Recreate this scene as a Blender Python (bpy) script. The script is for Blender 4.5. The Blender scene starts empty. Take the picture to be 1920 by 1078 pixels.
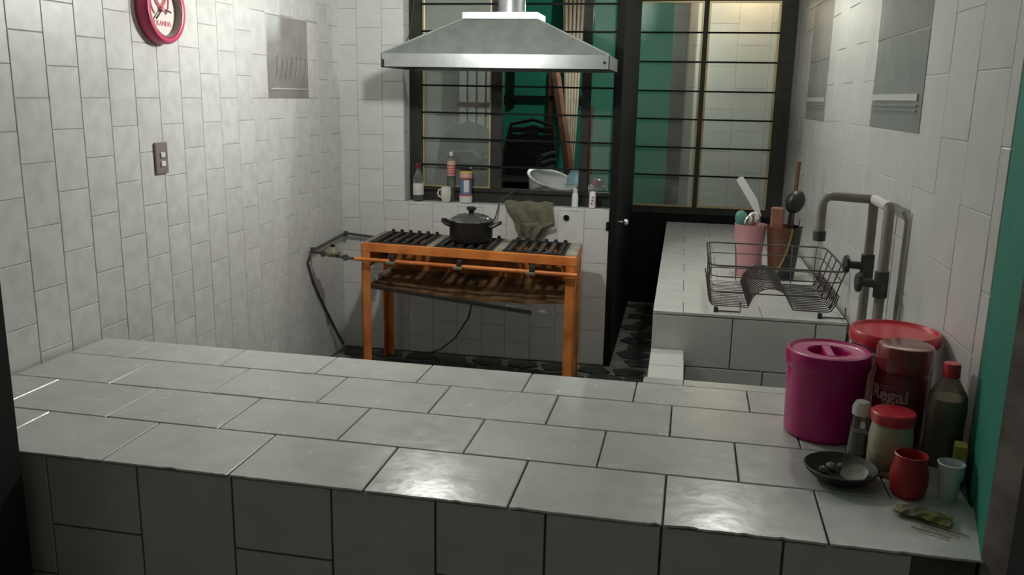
import bpy, bmesh, math, random
from mathutils import Vector, Matrix
random.seed(7)
S = bpy.context.scene
COL = S.collection
PI = math.pi

# ------------------------------------------------------------------ camera
CAM_POS = (1.9849, -4.8639, 1.5397)
YAW, PITCH, ROLL, FPX = 0.1903, 0.2194, 0.0191, 1615.64
fw = Vector((-math.sin(YAW)*math.cos(PITCH), math.cos(YAW)*math.cos(PITCH), -math.sin(PITCH)))
rt = Vector((math.cos(YAW), math.sin(YAW), 0)); up = rt.cross(fw)
r2 = math.cos(ROLL)*rt + math.sin(ROLL)*up
u2 = -math.sin(ROLL)*rt + math.cos(ROLL)*up
cd = bpy.data.cameras.new('camera'); cam = bpy.data.objects.new('camera', cd); COL.objects.link(cam)
cd.sensor_fit = 'HORIZONTAL'; cd.sensor_width = 36; cd.lens = FPX/1920*36; cd.clip_start = .02
M = Matrix((r2, u2, -fw)).transposed().to_4x4(); M.translation = CAM_POS
cam.matrix_world = M
S.camera = cam

# ------------------------------------------------------------------ world + exposure
w = bpy.data.worlds.new('world'); S.world = w; w.use_nodes = True
w.node_tree.nodes['Background'].inputs[0].default_value = (.86, .88, .72, 1)
w.node_tree.nodes['Background'].inputs[1].default_value = 0.075
S.view_settings.view_transform = 'Standard'; S.view_settings.look = 'None'
S.view_settings.gamma = 1; S.view_settings.use_curve_mapping = False
S.view_settings.exposure = 0.0
BULB_STRENGTH = 690
SINK_STRENGTH = 400
BULB_POS = (.93, -1.40, 1.94)
PATIO_STRENGTH = 560
WARM_STRENGTH = 170

# ------------------------------------------------------------------ materials
def mat(name, col, rough=.5, metal=0, var=.0, scale=8, bump=0, bscale=None, spec=.5, col2=None, coat=0, rand=0, trans=0, alpha=1, rvar=0):
    m = bpy.data.materials.new(name); m.use_nodes = True
    nt = m.node_tree; b = nt.nodes['Principled BSDF']
    b.inputs['Base Color'].default_value = (*col, 1); b.inputs['Roughness'].default_value = rough
    b.inputs['Metallic'].default_value = metal; b.inputs['Specular IOR Level'].default_value = spec
    b.inputs['Coat Weight'].default_value = coat; b.inputs['Transmission Weight'].default_value = trans
    b.inputs['Alpha'].default_value = alpha
    tc = nt.nodes.new('ShaderNodeTexCoord')
    vec = tc.outputs['Object']
    if rand:
        oi = nt.nodes.new('ShaderNodeObjectInfo'); ad = nt.nodes.new('ShaderNodeVectorMath'); ad.operation = 'ADD'
        mu = nt.nodes.new('ShaderNodeMath'); mu.operation = 'MULTIPLY'; mu.inputs[1].default_value = 37
        nt.links.new(oi.outputs['Random'], mu.inputs[0]); nt.links.new(tc.outputs['Object'], ad.inputs[0]); nt.links.new(mu.outputs[0], ad.inputs[1])
        vec = ad.outputs[0]
    if var or col2:
        n = nt.nodes.new('ShaderNodeTexNoise'); n.inputs['Scale'].default_value = scale; n.inputs['Detail'].default_value = 5
        nt.links.new(vec, n.inputs['Vector'])
        cr = nt.nodes.new('ShaderNodeValToRGB')
        c2 = col2 if col2 else tuple(c*(1-var) for c in col)
        cr.color_ramp.elements[0].color = (*c2, 1); cr.color_ramp.elements[1].color = (*col, 1)
        cr.color_ramp.elements[0].position = .36; cr.color_ramp.elements[1].position = .60
        nt.links.new(n.outputs['Fac'], cr.inputs['Fac'])
        out = cr.outputs['Color']
        if rand:
            hs = nt.nodes.new('ShaderNodeHueSaturation')
            mr = nt.nodes.new('ShaderNodeMapRange'); mr.inputs['To Min'].default_value = 1-rand; mr.inputs['To Max'].default_value = 1
            nt.links.new(oi.outputs['Random'], mr.inputs['Value']); nt.links.new(mr.outputs[0], hs.inputs['Value'])
            nt.links.new(out, hs.inputs['Color']); out = hs.outputs['Color']
        nt.links.new(out, b.inputs['Base Color'])
    if rvar:
        n3 = nt.nodes.new('ShaderNodeTexNoise'); n3.inputs['Scale'].default_value = 22; n3.inputs['Detail'].default_value = 8; n3.inputs['Roughness'].default_value = .7
        m3 = nt.nodes.new('ShaderNodeMapRange'); m3.inputs['From Min'].default_value = .35; m3.inputs['From Max'].default_value = .65
        m3.inputs['To Min'].default_value = rough-rvar; m3.inputs['To Max'].default_value = rough+rvar
        nt.links.new(vec, n3.inputs['Vector']); nt.links.new(n3.outputs['Fac'], m3.inputs['Value']); nt.links.new(m3.outputs[0], b.inputs['Roughness'])
    if bump:
        n2 = nt.nodes.new('ShaderNodeTexNoise'); n2.inputs['Scale'].default_value = bscale or scale*3; n2.inputs['Detail'].default_value = 3
        nt.links.new(vec, n2.inputs['Vector'])
        bp = nt.nodes.new('ShaderNodeBump'); bp.inputs['Strength'].default_value = bump; bp.inputs['Distance'].default_value = .01
        nt.links.new(n2.outputs['Fac'], bp.inputs['Height']); nt.links.new(bp.outputs[0], b.inputs['Normal'])
    return m
def emit(name, col, s):
    m = bpy.data.materials.new(name); m.use_nodes = True; nt = m.node_tree
    b = nt.nodes['Principled BSDF']; b.inputs['Base Color'].default_value = (*col, 1)
    b.inputs['Emission Color'].default_value = (*col, 1); b.inputs['Emission Strength'].default_value = s
    return m
def glass(name, tint=(.93, .97, .95), rough=.02, ior=1.5, dust=0):
    m = bpy.data.materials.new(name); m.use_nodes = True; nt = m.node_tree
    for n in list(nt.nodes): nt.nodes.remove(n)
    o = nt.nodes.new('ShaderNodeOutputMaterial'); mx = nt.nodes.new('ShaderNodeMixShader')
    t = nt.nodes.new('ShaderNodeBsdfTransparent'); t.inputs[0].default_value = (*tint, 1)
    g = nt.nodes.new('ShaderNodeBsdfGlossy'); g.inputs['Roughness'].default_value = rough
    f = nt.nodes.new('ShaderNodeFresnel'); f.inputs[0].default_value = ior
    nt.links.new(f.outputs[0], mx.inputs[0]); nt.links.new(t.outputs[0], mx.inputs[1]); nt.links.new(g.outputs[0], mx.inputs[2])
    out = mx.outputs[0]
    if dust:
        d = nt.nodes.new('ShaderNodeBsdfDiffuse'); d.inputs[0].default_value = (.75, .8, .77, 1)
        m2 = nt.nodes.new('ShaderNodeMixShader'); m2.inputs[0].default_value = dust
        nz = nt.nodes.new('ShaderNodeTexNoise'); nz.inputs['Scale'].default_value = 4; tcn = nt.nodes.new('ShaderNodeTexCoord')
        mrn = nt.nodes.new('ShaderNodeMapRange'); mrn.inputs['To Min'].default_value = dust*.5; mrn.inputs['To Max'].default_value = dust*1.5
        nt.links.new(tcn.outputs['Object'], nz.inputs['Vector']); nt.links.new(nz.outputs['Fac'], mrn.inputs['Value']); nt.links.new(mrn.outputs[0], m2.inputs[0])
        nt.links.new(out, m2.inputs[1]); nt.links.new(d.outputs[0], m2.inputs[2]); out = m2.outputs[0]
    nt.links.new(out, o.inputs[0])
    return m

TILE = mat('glazed_wall_tile', (.70, .70, .69), .40, var=.13, scale=16, bump=.05, bscale=9, rand=.05)
TILE_B = mat('glazed_back_tile', (.70, .71, .69), .34, var=.06, scale=14, bump=.05, bscale=9, rand=.05)
TILE_R = mat('glazed_large_tile', (.66, .67, .645), .27, var=.06, scale=9, bump=.07, bscale=7, rand=.04)
TILE_C = mat('glazed_counter_tile', (.56, .58, .555), .23, var=.10, scale=10, bump=.12, bscale=14, rand=.05, spec=.9, rvar=.045)
GROUT = mat('grey_grout', (.50, .50, .48), .9, var=.2, scale=30)
GROUT_D = mat('dark_grout', (.13, .13, .115), .95, var=.3, scale=30)
DECOR = mat('grey_decor_tile', (.31, .29, .285), .28, col2=(.25, .235, .23), scale=10, bump=.05)
DECOR_G = mat('greengrey_decor_tile', (.27, .29, .275), .28, col2=(.22, .24, .23), scale=10, bump=.05)
DECOR_L = mat('pale_relief_line', (.62, .61, .60), .2)
STONE = mat('slate_stone', (.062, .074, .066), .5, col2=(.030, .038, .034), scale=9, bump=.4, rand=.4)
MORTAR = mat('floor_mortar', (.21, .235, .21), .9, var=.4, scale=14)
PLASTER = mat('white_plaster', (.72, .73, .70), .9, var=.05)
TEAL = mat('teal_paint', (.010, .20, .140), .75, var=.12, scale=5)
TEAL2 = mat('patio_teal_paint', (.010, .23, .150), .8, var=.15, scale=3)
BLACK = mat('black_painted_steel', (.006, .0075, .007), .65, var=.3, scale=20, spec=.2)
DARKFRAME = mat('dark_window_steel', (.036, .037, .031), .6, var=.3, scale=20, spec=.3)
GOLD = mat('gold_aluminium', (.50, .40, .22), .4, metal=.5)
GLASS = glass('window_glass', dust=.11)
BROWNP = mat('dirty_brown_plaster', (.30, .25, .23), .9, var=.4, scale=10)
UNLITWALL = mat('unlit_wall', (.012, .012, .012), .9)  # near-black colour stands in for walls whose camera side is unlit
STEEL = mat('galvanised_steel', (.40, .43, .425), .38, metal=.75, var=.12, scale=14, bump=.02)
STEEL_D = mat('shaded_hood_steel', (.27, .30, .29), .42, metal=.85, var=.15, scale=14, bump=.02)  # rim steel with the canopy's shade put into the colour
STEELW = mat('wire_steel', (.11, .10, .095), .35, metal=.8)
ORANGE = mat('orange_enamel', (.74, .25, .055), .45, col2=(.50, .13, .025), scale=7, bump=.03)
RUST = mat('burnt_orange_sheet', (.55, .19, .03), .6, col2=(.16, .055, .015), scale=7)
IRON = mat('cast_iron', (.018, .020, .019), .6, var=.4, scale=30, bump=.2)
GREASE = mat('greasy_grey_strip', (.30, .28, .24), .5, col2=(.20, .16, .11), scale=14)
WOOD = mat('dark_shelf_wood', (.16, .085, .03), .7, col2=(.06, .03, .012), scale=12)
WOOD_L = mat('pale_wood', (.50, .36, .22), .6, col2=(.38, .26, .15), scale=20)
BROWNW = mat('brown_timber', (.17, .075, .045), .8, col2=(.09, .04, .025), scale=10)
RUSTPIPE = mat('grimy_pipe', (.10, .095, .085), .55, var=.4, scale=30, metal=.3)
BRASS = mat('dirty_brass', (.26, .25, .18), .5, var=.3, scale=30, metal=.4)
POTB = mat('black_pot_enamel', (.014, .015, .015), .28, var=.2, scale=20)
LIDG = mat('smoked_lid', (.08, .085, .08), .12, coat=.5)
CHROME = mat('chrome', (.75, .75, .74), .15, metal=1)
BAKE = mat('black_plastic', (.015, .015, .016), .35)
CLOTH = mat('olive_grey_cloth', (.155, .155, .105), .95, col2=(.12, .12, .08), scale=40, bump=.5, bscale=160)
PIPEG = mat('grey_pvc_pipe', (.27, .26, .215), .45, var=.2, scale=12)
PIPEW = mat('pale_pipe_tape', (.60, .57, .52), .5)
MAGENTA = mat('magenta_plastic', (.50, .006, .17), .28, var=.1, scale=4, coat=.2)
REDP = mat('red_plastic', (.60, .03, .05), .3, coat=.2)
REDCLOCK = mat('raspberry_plastic', (.52, .035, .12), .35)
REDDK = mat('dark_red_plastic', (.17, .012, .018), .25, coat=.3)
REDLID = mat('clear_red_lid', (.24, .035, .035), .2, coat=.4)
TUBB = mat('tub_label', (.10, .015, .018), .35, col2=(.30, .20, .13), scale=7)
WHITEP = mat('white_plastic', (.72, .73, .72), .4)
CREAM = mat('cream_ceramic', (.70, .68, .60), .3)
PINK = mat('pink_plastic', (.66, .33, .35), .35, var=.08, scale=5)
GREENP = mat('sea_green_plastic', (.10, .26, .22), .4)
PET = glass('clear_bottle_plastic', (.92, .88, .80), .10, 1.4, .10)
PETC = glass('clear_glass_bottle', (.88, .91, .87), .04, 1.5, .07)
LIQ = mat('brown_liquid', (.30, .21, .12), .3, var=.3, scale=6)
MAYO = mat('cream_jar_filling', (.44, .40, .30), .3, var=.1, scale=8)
PAPER = mat('white_label_paper', (.66, .66, .64), .7)
BLUEP = mat('blue_label', (.12, .19, .36), .5)
YELLOW = mat('yellow_label', (.62, .50, .10), .5)
SALMON = mat('salmon_label', (.60, .40, .34), .5)
REDL = mat('red_label', (.55, .06, .07), .5)
SKYBLUE = mat('sky_blue_plastic', (.28, .50, .58), .35)
ASH = mat('dark_stoneware', (.035, .035, .032), .6, var=.4, scale=25, bump=.3)
OLIVE = mat('olive_packet', (.22, .19, .06), .5, col2=(.08, .08, .05), scale=40)
BULBH = mat('bulb_socket', (.7, .7, .68), .5)
SWITCHM = mat('brown_switch_plate', (.24, .20, .185), .4)
LOGO = mat('clock_logo_pink', (.72, .25, .30), .6)
CLOCKF = mat('clock_face_paper', (.80, .74, .70), .5)
PALEW = mat('pale_patio_wall', (.62, .63, .57), .9, var=.15, scale=3)
CORR = mat('corrugated_sheet', (.58, .50, .38), .5, var=.2, scale=10)
CHAIRM = mat('chair_tube', (.36, .37, .34), .35, metal=.6)

# ------------------------------------------------------------------ mesh builder
class MB:
    def __init__(s): s.v = []; s.f = []
    def add(s, vs, fs):
        o = len(s.v); s.v += [tuple(v) for v in vs]; s.f += [tuple(i+o for i in f) for f in fs]; return s
    def box(s, a, b, M=None):
        x0, y0, z0 = a; x1, y1, z1 = b
        vs = [(x, y, z) for z in (z0, z1) for y in (y0, y1) for x in (x0, x1)]
        if M: vs = [M @ Vector(v) for v in vs]
        return s.add(vs, [(0, 2, 3, 1), (4, 5, 7, 6), (0, 1, 5, 4), (2, 6, 7, 3), (0, 4, 6, 2), (1, 3, 7, 5)])
    def rbox(s, a, b, c=.004):
        # chamfered box
        x0, y0, z0 = a; x1, y1, z1 = b
        bm = bmesh.new()
        vs = [bm.verts.new((x, y, z)) for z in (z0, z1) for y in (y0, y1) for x in (x0, x1)]
        for f in [(0, 2, 3, 1), (4, 5, 7, 6), (0, 1, 5, 4), (2, 6, 7, 3), (0, 4, 6, 2), (1, 3, 7, 5)]: bm.faces.new([vs[i] for i in f])
        bmesh.ops.bevel(bm, geom=bm.edges[:], offset=c, segments=2, affect='EDGES', profile=.5)
        bm.verts.index_update()
        s.add([v.co[:] for v in bm.verts], [[v.index for v in f.verts] for f in bm.faces]); bm.free(); return s
    def tube(s, pts, r, n=8, closed=False):
        pts = [Vector(p) for p in pts]; rs = r if isinstance(r, (list, tuple)) else [r]*len(pts)
        L = len(pts); rings = []; nv = None
        for i, p in enumerate(pts):
            if closed: d = (pts[(i+1) % L]-pts[i-1])
            else: d = (pts[min(i+1, L-1)]-pts[max(i-1, 0)])
            if d.length < 1e-9: d = Vector((0, 0, 1))
            d.normalize()
            if nv is None: nv = d.orthogonal().normalized()
            else:
                nv = nv-d*nv.dot(d)
                nv = nv.normalized() if nv.length > 1e-6 else d.orthogonal().normalized()
            bi = d.cross(nv)
            rings.append([p+rs[i]*(math.cos(2*PI*k/n)*nv+math.sin(2*PI*k/n)*bi) for k in range(n)])
        vs = [v for rg in rings for v in rg]; fs = []
        for i in range(L if closed else L-1):
            j = (i+1) % L
            for k in range(n): fs.append((i*n+k, i*n+(k+1) % n, j*n+(k+1) % n, j*n+k))
        if not closed: fs += [tuple(range(n))[::-1], tuple((L-1)*n+k for k in range(n))]
        return s.add(vs, fs)
    def lathe(s, prof, c=(0, 0, 0), n=28, axis='z', sy=1):
        vs = []; fs = []; L = len(prof)
        for r, h in prof:
            for k in range(n):
                a = 2*PI*k/n; x, y = r*math.cos(a), r*math.sin(a)*sy
                if axis == 'z': vs.append((c[0]+x, c[1]+y, c[2]+h))
                elif axis == 'x': vs.append((c[0]+h, c[1]+x, c[2]+y))
                else: vs.append((c[0]+x, c[1]+h, c[2]+y))
        for i in range(L-1):
            for k in range(n): fs.append((i*n+k, i*n+(k+1) % n, (i+1)*n+(k+1) % n, (i+1)*n+k))
        if prof[0][0] > 1e-6: fs.append(tuple(range(n))[::-1])
        if prof[-1][0] > 1e-6: fs.append(tuple((L-1)*n+k for k in range(n)))
        return s.add(vs, fs)
    def prism(s, poly, z0, z1):
        n = len(poly)
        vs = [(x, y, z0) for x, y in poly]+[(x, y, z1) for x, y in poly]
        return s.add(vs, [tuple(range(n))[::-1], tuple(range(n, 2*n))]+[(i, (i+1) % n, n+(i+1) % n, n+i) for i in range(n)])
    def build(s, name, m, parent=None, smooth=False, origin=None, bev=0):
        me = bpy.data.meshes.new(name)
        o = Vector(origin) if origin else Vector((0, 0, 0))
        me.from_pydata([tuple(Vector(v)-o) for v in s.v], [], s.f); me.validate(); me.update()
        bm = bmesh.new(); bm.from_mesh(me); bmesh.ops.remove_doubles(bm, verts=bm.verts, dist=1e-6)
        bmesh.ops.recalc_face_normals(bm, faces=bm.faces); bm.to_mesh(me); bm.free()
        me.materials.append(m)
        ob = bpy.data.objects.new(name, me); COL.objects.link(ob)
        if smooth:
            for p in me.polygons: p.use_smooth = True
            try: me.set_sharp_from_angle(angle=math.radians(38))
            except Exception: pass
        if parent: ob.parent = parent
        return ob
def tag(o, label, cat, group=None):
    o['label'] = label; o['category'] = cat
    if group: o['group'] = group
    return o
def struct(o): o['kind'] = 'structure'; return o
def thing(name, label, cat, loc=(0, 0, 0), rz=0, group=None):
    o = bpy.data.objects.new(name, None); COL.objects.link(o); o.empty_display_size = .05
    o.location = loc; o.rotation_euler = (0, 0, rz)
    return tag(o, label, cat, group)
def copy_tree(o, parent=None):
    c = o.copy(); COL.objects.link(c); c.parent = parent
    for ch in list(o.children): copy_tree(ch, c)
    return c
def arc(c, r, a0, a1, n, plane='xz'):
    out = []
    for i in range(n+1):
        a = a0+(a1-a0)*i/n; p = (r*math.cos(a), r*math.sin(a))
        out.append((c[0]+p[0], c[1], c[2]+p[1]) if plane == 'xz' else ((c[0], c[1]+p[0], c[2]+p[1]) if plane == 'yz' else (c[0]+p[0], c[1]+p[1], c[2])))
    return out

# ------------------------------------------------------------------ tiles
_tm = {}
def tile_mesh(wd, ht, t, m, ch=.0025):
    k = (round(wd, 4), round(ht, 4), t, m.name)
    if k in _tm: return _tm[k]
    a, b = wd/2, ht/2; c = min(ch, a*.4, b*.4)
    vs = [(-a, -b, 0), (a, -b, 0), (a, b, 0), (-a, b, 0), (-a, -b, t-c), (a, -b, t-c), (a, b, t-c), (-a, b, t-c),
          (-a+c, -b+c, t), (a-c, -b+c, t), (a-c, b-c, t), (-a+c, b-c, t)]
    fs = [(3, 2, 1, 0), (8, 9, 10, 11)]
    for i in range(4):
        j = (i+1) % 4
        fs += [(i, j, j+4, i+4), (i+4, j+4, j+8, i+8)]
    me = bpy.data.meshes.new('tile'); me.from_pydata(vs, [], fs); me.update(); me.materials.append(m)
    _tm[k] = me; return me
def put_tile(par, O, U, V, N, u0, u1, v0, v1, m, t=.0028, gap=.0028, tilt=.003, name='tile', ch=.0014):
    wd, ht = u1-u0-gap, v1-v0-gap
    if wd < .008 or ht < .008: return
    ob = bpy.data.objects.new(name, tile_mesh(wd, ht, t, m, ch)); COL.objects.link(ob)
    c = O+U*((u0+u1)/2)+V*((v0+v1)/2)
    Mx = Matrix((U, V, N)).transposed().to_4x4()
    Mx = Matrix.Translation(c) @ Mx @ Matrix.Rotation(random.uniform(-tilt, tilt), 4, 'X') @ Matrix.Rotation(random.uniform(-tilt, tilt), 4, 'Y')
    ob.parent = par; ob.matrix_basis = Mx
    return ob
def sub_rect(r, h):
    u0, u1, v0, v1 = r; a0, a1, b0, b1 = h
    if a1 <= u0+1e-6 or a0 >= u1-1e-6 or b1 <= v0+1e-6 or b0 >= v1-1e-6: return [r]
    out = []
    if b0 > v0: out.append((u0, u1, v0, b0))
    if b1 < v1: out.append((u0, u1, b1, v1))
    m0, m1 = max(v0, b0), min(v1, b1)
    if a0 > u0: out.append((u0, a0, m0, m1))
    if a1 < u1: out.append((a1, u1, m0, m1))
    return out
def tile_wall(par, O, U, V, N, cols, zfun, zmin, zmax, h, m, holes=(), **kw):
    """cols: column edges along U; zfun(i) = a joint height for column i"""
    O, U, V, N = map(Vector, (O, U, V, N))
    for i in range(len(cols)-1):
        z0 = zfun(i); k = math.floor((zmin-z0)/h)
        z = z0+k*h
        while z < zmax-1e-6:
            rs = [(cols[i], cols[i+1], max(z, zmin), min(z+h, zmax))]
            for hl in holes: rs = [q for r in rs for q in sub_rect(r, hl)]
            for r in rs: put_tile(par, O, U, V, N, *r, m, **kw)
            z += h
XA, YA, ZA = Vector((1, 0, 0)), Vector((0, 1, 0)), Vector((0, 0, 1))
CEIL = 2.62

# ================================================================== SETTING
# floor with slate flagstones
fl = struct(MB().box((-1.6, -3.6, -.12), (3.3, 3.8, -.006)).build('floor', MORTAR))
gx, gy = .205, .165
for j in range(-8, 11):
    for i in range(0, 10):
        cx = i*gx+.1+(j % 2)*.09+random.uniform(-.02, .02); cy = -.08+j*gy+random.uniform(-.02, .02)
        if cx > 1.93 or (cx > 1.55 and cy < -2.2) or cy < -1.35 or (cx < 1.66 and cy > -.03): continue
        n = random.randint(5, 7); ph = random.uniform(0, 6)
        poly = []
        for k in range(n):
            a = ph+2*PI*k/n+random.uniform(-.2, .2)
            sx = (abs(math.cos(a))**2*1+abs(math.sin(a))**2)
            poly.append((.098*math.cos(a)*random.uniform(.92, 1.08)*1.05, .078*math.sin(a)*random.uniform(.92, 1.08)*1.05))
        b = MB().prism(poly, -.008, random.uniform(.001, .004))
        o = b.build('stone', STONE, fl); o.location = (max(cx, .11), min(cy, 1.55) if cx > 1.66 else min(cy, -.09), 0)
struct(MB().box((-.12, -3.4, CEIL), (2.9, 1.8, CEIL+.1)).build('ceiling', PLASTER))

# left wall
wl = struct(MB().box((-.12, -3.2, 0), (0, .18, CEIL)).build('wall_left', GROUT))
Z0 = 1.5037
decor_l = (.43, .895, 1.503, 1.898)
tile_wall(wl, (0, 0, 0), -YA, ZA, XA, [.15*k for k in range(0, 21)]+[3.14], lambda i: Z0 if i % 2 == 0 else Z0+.1, 0, 2.3, .2, TILE, holes=[decor_l])
tile_wall(wl, (0, 0, 0), -YA, ZA, XA, [.43, .895], lambda i: 1.503, 1.503, 1.898, .1975, DECOR, name='decor_tile')
MB().box((.004, -.875, 1.547), (.0075, -.46, 1.553)).build('relief_line', DECOR_L, wl)
for k in range(7):
    y = -.82+.055*k
    MB().tube([(.006, y, 1.60), (.007, y+.02, 1.63+.03*random.random()), (.006, y+.035, 1.68+.05*random.random())], .0022, 5).build('relief_line', DECOR, wl)

# back wall with window opening
wb = MB()
wb.box((0, 0, 0), (.39, .18, CEIL)).box((.39, 0, 0), (1.6, .18, .914)).box((.39, 0, 2.2), (1.6, .18, CEIL))
wb = struct(wb.build('wall_back', GROUT))
tile_wall(wb, (0, 0, 0), XA, ZA, -YA, [0, .112, .263, .414, .565, .716, .867, 1.008, 1.158, 1.309, 1.459, 1.6],
          lambda i: .805 if i % 2 == 0 else .9, 0, 2.3, .2, TILE_B, holes=[(.39, 1.6, .919, 2.2)])
for k in range(8):   # sill tiles
    put_tile(wb, Vector((.39, .0, .914)), XA, YA, ZA, .1513*k, .1513*(k+1), 0, .095, TILE_B, tilt=.001)
for k in range(6):   # left jamb tiles
    put_tile(wb, Vector((.39, 0, .92)), YA, ZA, XA, 0, .10, .2*k, .2*k+.2, TILE_B, tilt=.001)
MB().lathe([(.0, -.004), (.017, -.004), (.017, -.008), (.012, -.0085), (.012, .0)], (1.357, -.001, .863), 14, 'y').build('pipe_hole', BLACK, wb)

# right wall
XR = 2.72
wr = struct(MB().box((XR, -2.70, 0), (XR+.13, 1.9, CEIL)).build('wall_right', GROUT))
cw = .2475
cols = [-1.66]+[1.888-cw*k-.0 for k in range(14, -1, -1)]
cols = sorted(set(round(2.637-cw*k, 4) for k in range(0, 18)))
cols = [c for c in cols if c > -1.66]
cols = [-1.66]+cols+[2.70]
D1, D2 = (-.83, -.07, 1.433, 2.093), (1.118, 1.885, 1.443, 2.103)
def zr(i):
    # column between 2.3895 and 2.637 has a joint at 1.278
    k = len(cols)-3-i
    return 1.278 if k % 2 == 0 else 1.068+.0
tile_wall(wr, (XR, 0, 0), -YA, ZA, -XA, cols, lambda i: 1.278 if (len(cols)-3-i) % 2 == 0 else 1.068+.03, 0, 2.3, .345, TILE_R, holes=[D1, D2], tilt=.005)
for D, mm in ((D1, DECOR), (D2, DECOR_G)):
    O = Vector((XR, 0, 0))
    put_tile(wr, O, -YA, ZA, -XA, D[0], D[1], D[2], D[2]+.33, mm, name='decor_tile', tilt=.003)
    put_tile(wr, O, -YA, ZA, -XA, D[0], D[1], D[2]+.33, D[3], mm, name='decor_tile', tilt=.003)
    for zz, hh in ((.104, .022), (.084, .006), (.068, .006)):
        MB().box((XR-.0085, -D[1]+.05, D[2]+zz), (XR-.005, -D[0]-.03, D[2]+zz+hh)).build('relief_line', DECOR_L if hh > .01 else DECOR_G, wr)
# teal pier closing the opening on the right, unlit jamb on the left
struct(MB().prism([(XR, -2.70), (2.604, -3.187), (2.70, -3.187), (2.86, -3.1), (2.86, -2.70)], 0, CEIL).build('wall_pier', TEAL))
jm = struct(MB().prism([(2.604, -3.188), (2.634, -3.235), (2.72, -3.235), (2.72, -3.188)], 0, CEIL).build('trim_1', BROWNP))
struct(MB().box((2.634, -3.40, 0), (3.4, -3.236, CEIL)).build('wall_front_right', UNLITWALL))
struct(MB().box((-.6, -3.42, 0), (.487, -3.215, CEIL)).build('wall_front_left', UNLITWALL))

# dark metal door standing along the recess
dr = struct(MB().rbox((1.602, .0, 0), (1.642, 1.63, CEIL-.01), .004).build('door_1', BLACK))
kb = MB().lathe([(0, .06), (.014, .058), (.022, .045), (.022, .035), (.010, .028), (.010, 0)], (1.642, .16, .83), 18, 'x').build('door_knob', CHROME, dr, True)
MB().rbox((1.585, -.012, .80), (1.602, .02, .85), .003).build('latch_keeper', BLACK, dr)
MB().rbox((1.585, -.010, .805), (1.60, -.001, .82), .002).build('latch_bolt', BLACK, dr)

# metal partition with glazing at the end of the recess
YP = 1.66
pt = struct(MB().box((1.60, YP, 0), (1.615, YP+.05, 2.35)).build('window_2', DARKFRAME))
MB().rbox((1.615, YP+.01, 0), (2.715, YP+.035, .72), .003).build('lower_panel', BLACK, pt)
MB().box((1.60, YP, .70), (2.715, YP+.05, .752)).build('rail', DARKFRAME, pt)
MB().box((1.60, YP, 2.215), (2.715, YP+.05, 2.35)).build('rail', DARKFRAME, pt)
MB().box((2.078, YP-.004, .752), (2.112, YP+.05, 2.215)).build('mullion', DARKFRAME, pt)
MB().box((2.604, YP-.004, .72), (2.716, YP+.05, 2.215)).build('post', DARKFRAME, pt)
for a, b in ((1.615, 2.078), (2.112, 2.604)):
    MB().box((a+.008, YP+.022, .76), (b-.008, YP+.027, 2.207)).build('pane', GLASS, pt)
    for xx in (a, b-.014): MB().box((xx, YP-.008, .752), (xx+.014, YP+.02, 2.215)).build('glazing_bead', GOLD, pt)
    for zz in (.752, 2.203): MB().box((a+.014, YP-.008, zz), (b-.014, YP+.02, zz+.012)).build('glazing_bead', GOLD, pt)
    for zz in (2.0, 1.797, 1.592, 1.392, 1.188, .985):
        MB().box((a, YP-.014, zz-.006), (b, YP-.004, zz+.006)).build('security_bar', BLACK, pt)
# wall stub above partition
struct(MB().box((1.6, YP, 2.35), (2.72, YP+.1, CEIL)).build('wall_recess_head', PLASTER))

# window in the back wall
YW = .115
wn = struct(MB().box((.39, YW, .92), (.466, YW+.045, 2.2)).build('window_1', DARKFRAME))
MB().box((.466, YW, .92), (1.6, YW+.045, 1.0)).build('rail', DARKFRAME, wn)
MB().box((.466, YW-.004, .972), (1.6, YW+.0, .98)).build('rail_groove', BLACK, wn)
MB().box((.466, YW, 2.12), (1.6, YW+.045, 2.2)).build('rail', DARKFRAME, wn)
MB().box((.885, YW-.006, 1.0), (.948, YW+.045, 2.12)).build('mullion', DARKFRAME, wn)
MB().box((1.405, YW-.006, 1.0), (1.456, YW+.045, 2.12)).build('mullion', DARKFRAME, wn)
MB().box((1.585, YW-.006, 1.0), (1.60, YW+.045, 2.12)).build('post', DARKFRAME, wn)
for a, b in ((.466, .885), (1.456, 1.585)):
    MB().box((a+.01, YW+.02, 1.01), (b-.01, YW+.024, 2.11)).build('pane', GLASS, wn)
for xx in (.472, .873): MB().box((xx, YW-.003, 1.0), (xx+.009, YW+.02, 2.12)).build('glazing_bead', GOLD, wn)
MB().box((.481, YW-.003, 1.0), (.873, YW+.02, 1.008)).build('glazing_bead', GOLD, wn)
for zz in (1.13, 1.284, 1.434, 1.588, 1.737, 1.891, 2.04):
    MB().box((.466, YW-.018, zz-.005), (1.6, YW-.008, zz+.005)).build('security_bar', BLACK, wn)

# ------------------------------------------------------------------ the patio beyond
struct(MB().box((-1.5, 3.4, 0), (1.97, 3.5, 2.9)).build('wall_patio_teal', TEAL2))
struct(MB().box((-1.5, 2.75, 0), (.37, 2.85, 2.9)).build('wall_patio_pale', PALEW))
pw = struct(MB().box((1.975, 2.36, 0), (3.3, 2.46, 2.9)).build('wall_patio_tiled', GROUT))
tile_wall(pw, (0, 2.36, 0), XA, ZA, -YA, [1.98, 2.11, 2.36, 2.61, 2.86, 3.1], lambda i: .8 if i % 2 else .965, .4, 2.5, .33, TILE_R)
struct(MB().rbox((1.86, 2.30, 0), (1.972, 2.42, 2.9), .004).build('trim_2', DARKFRAME))

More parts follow.
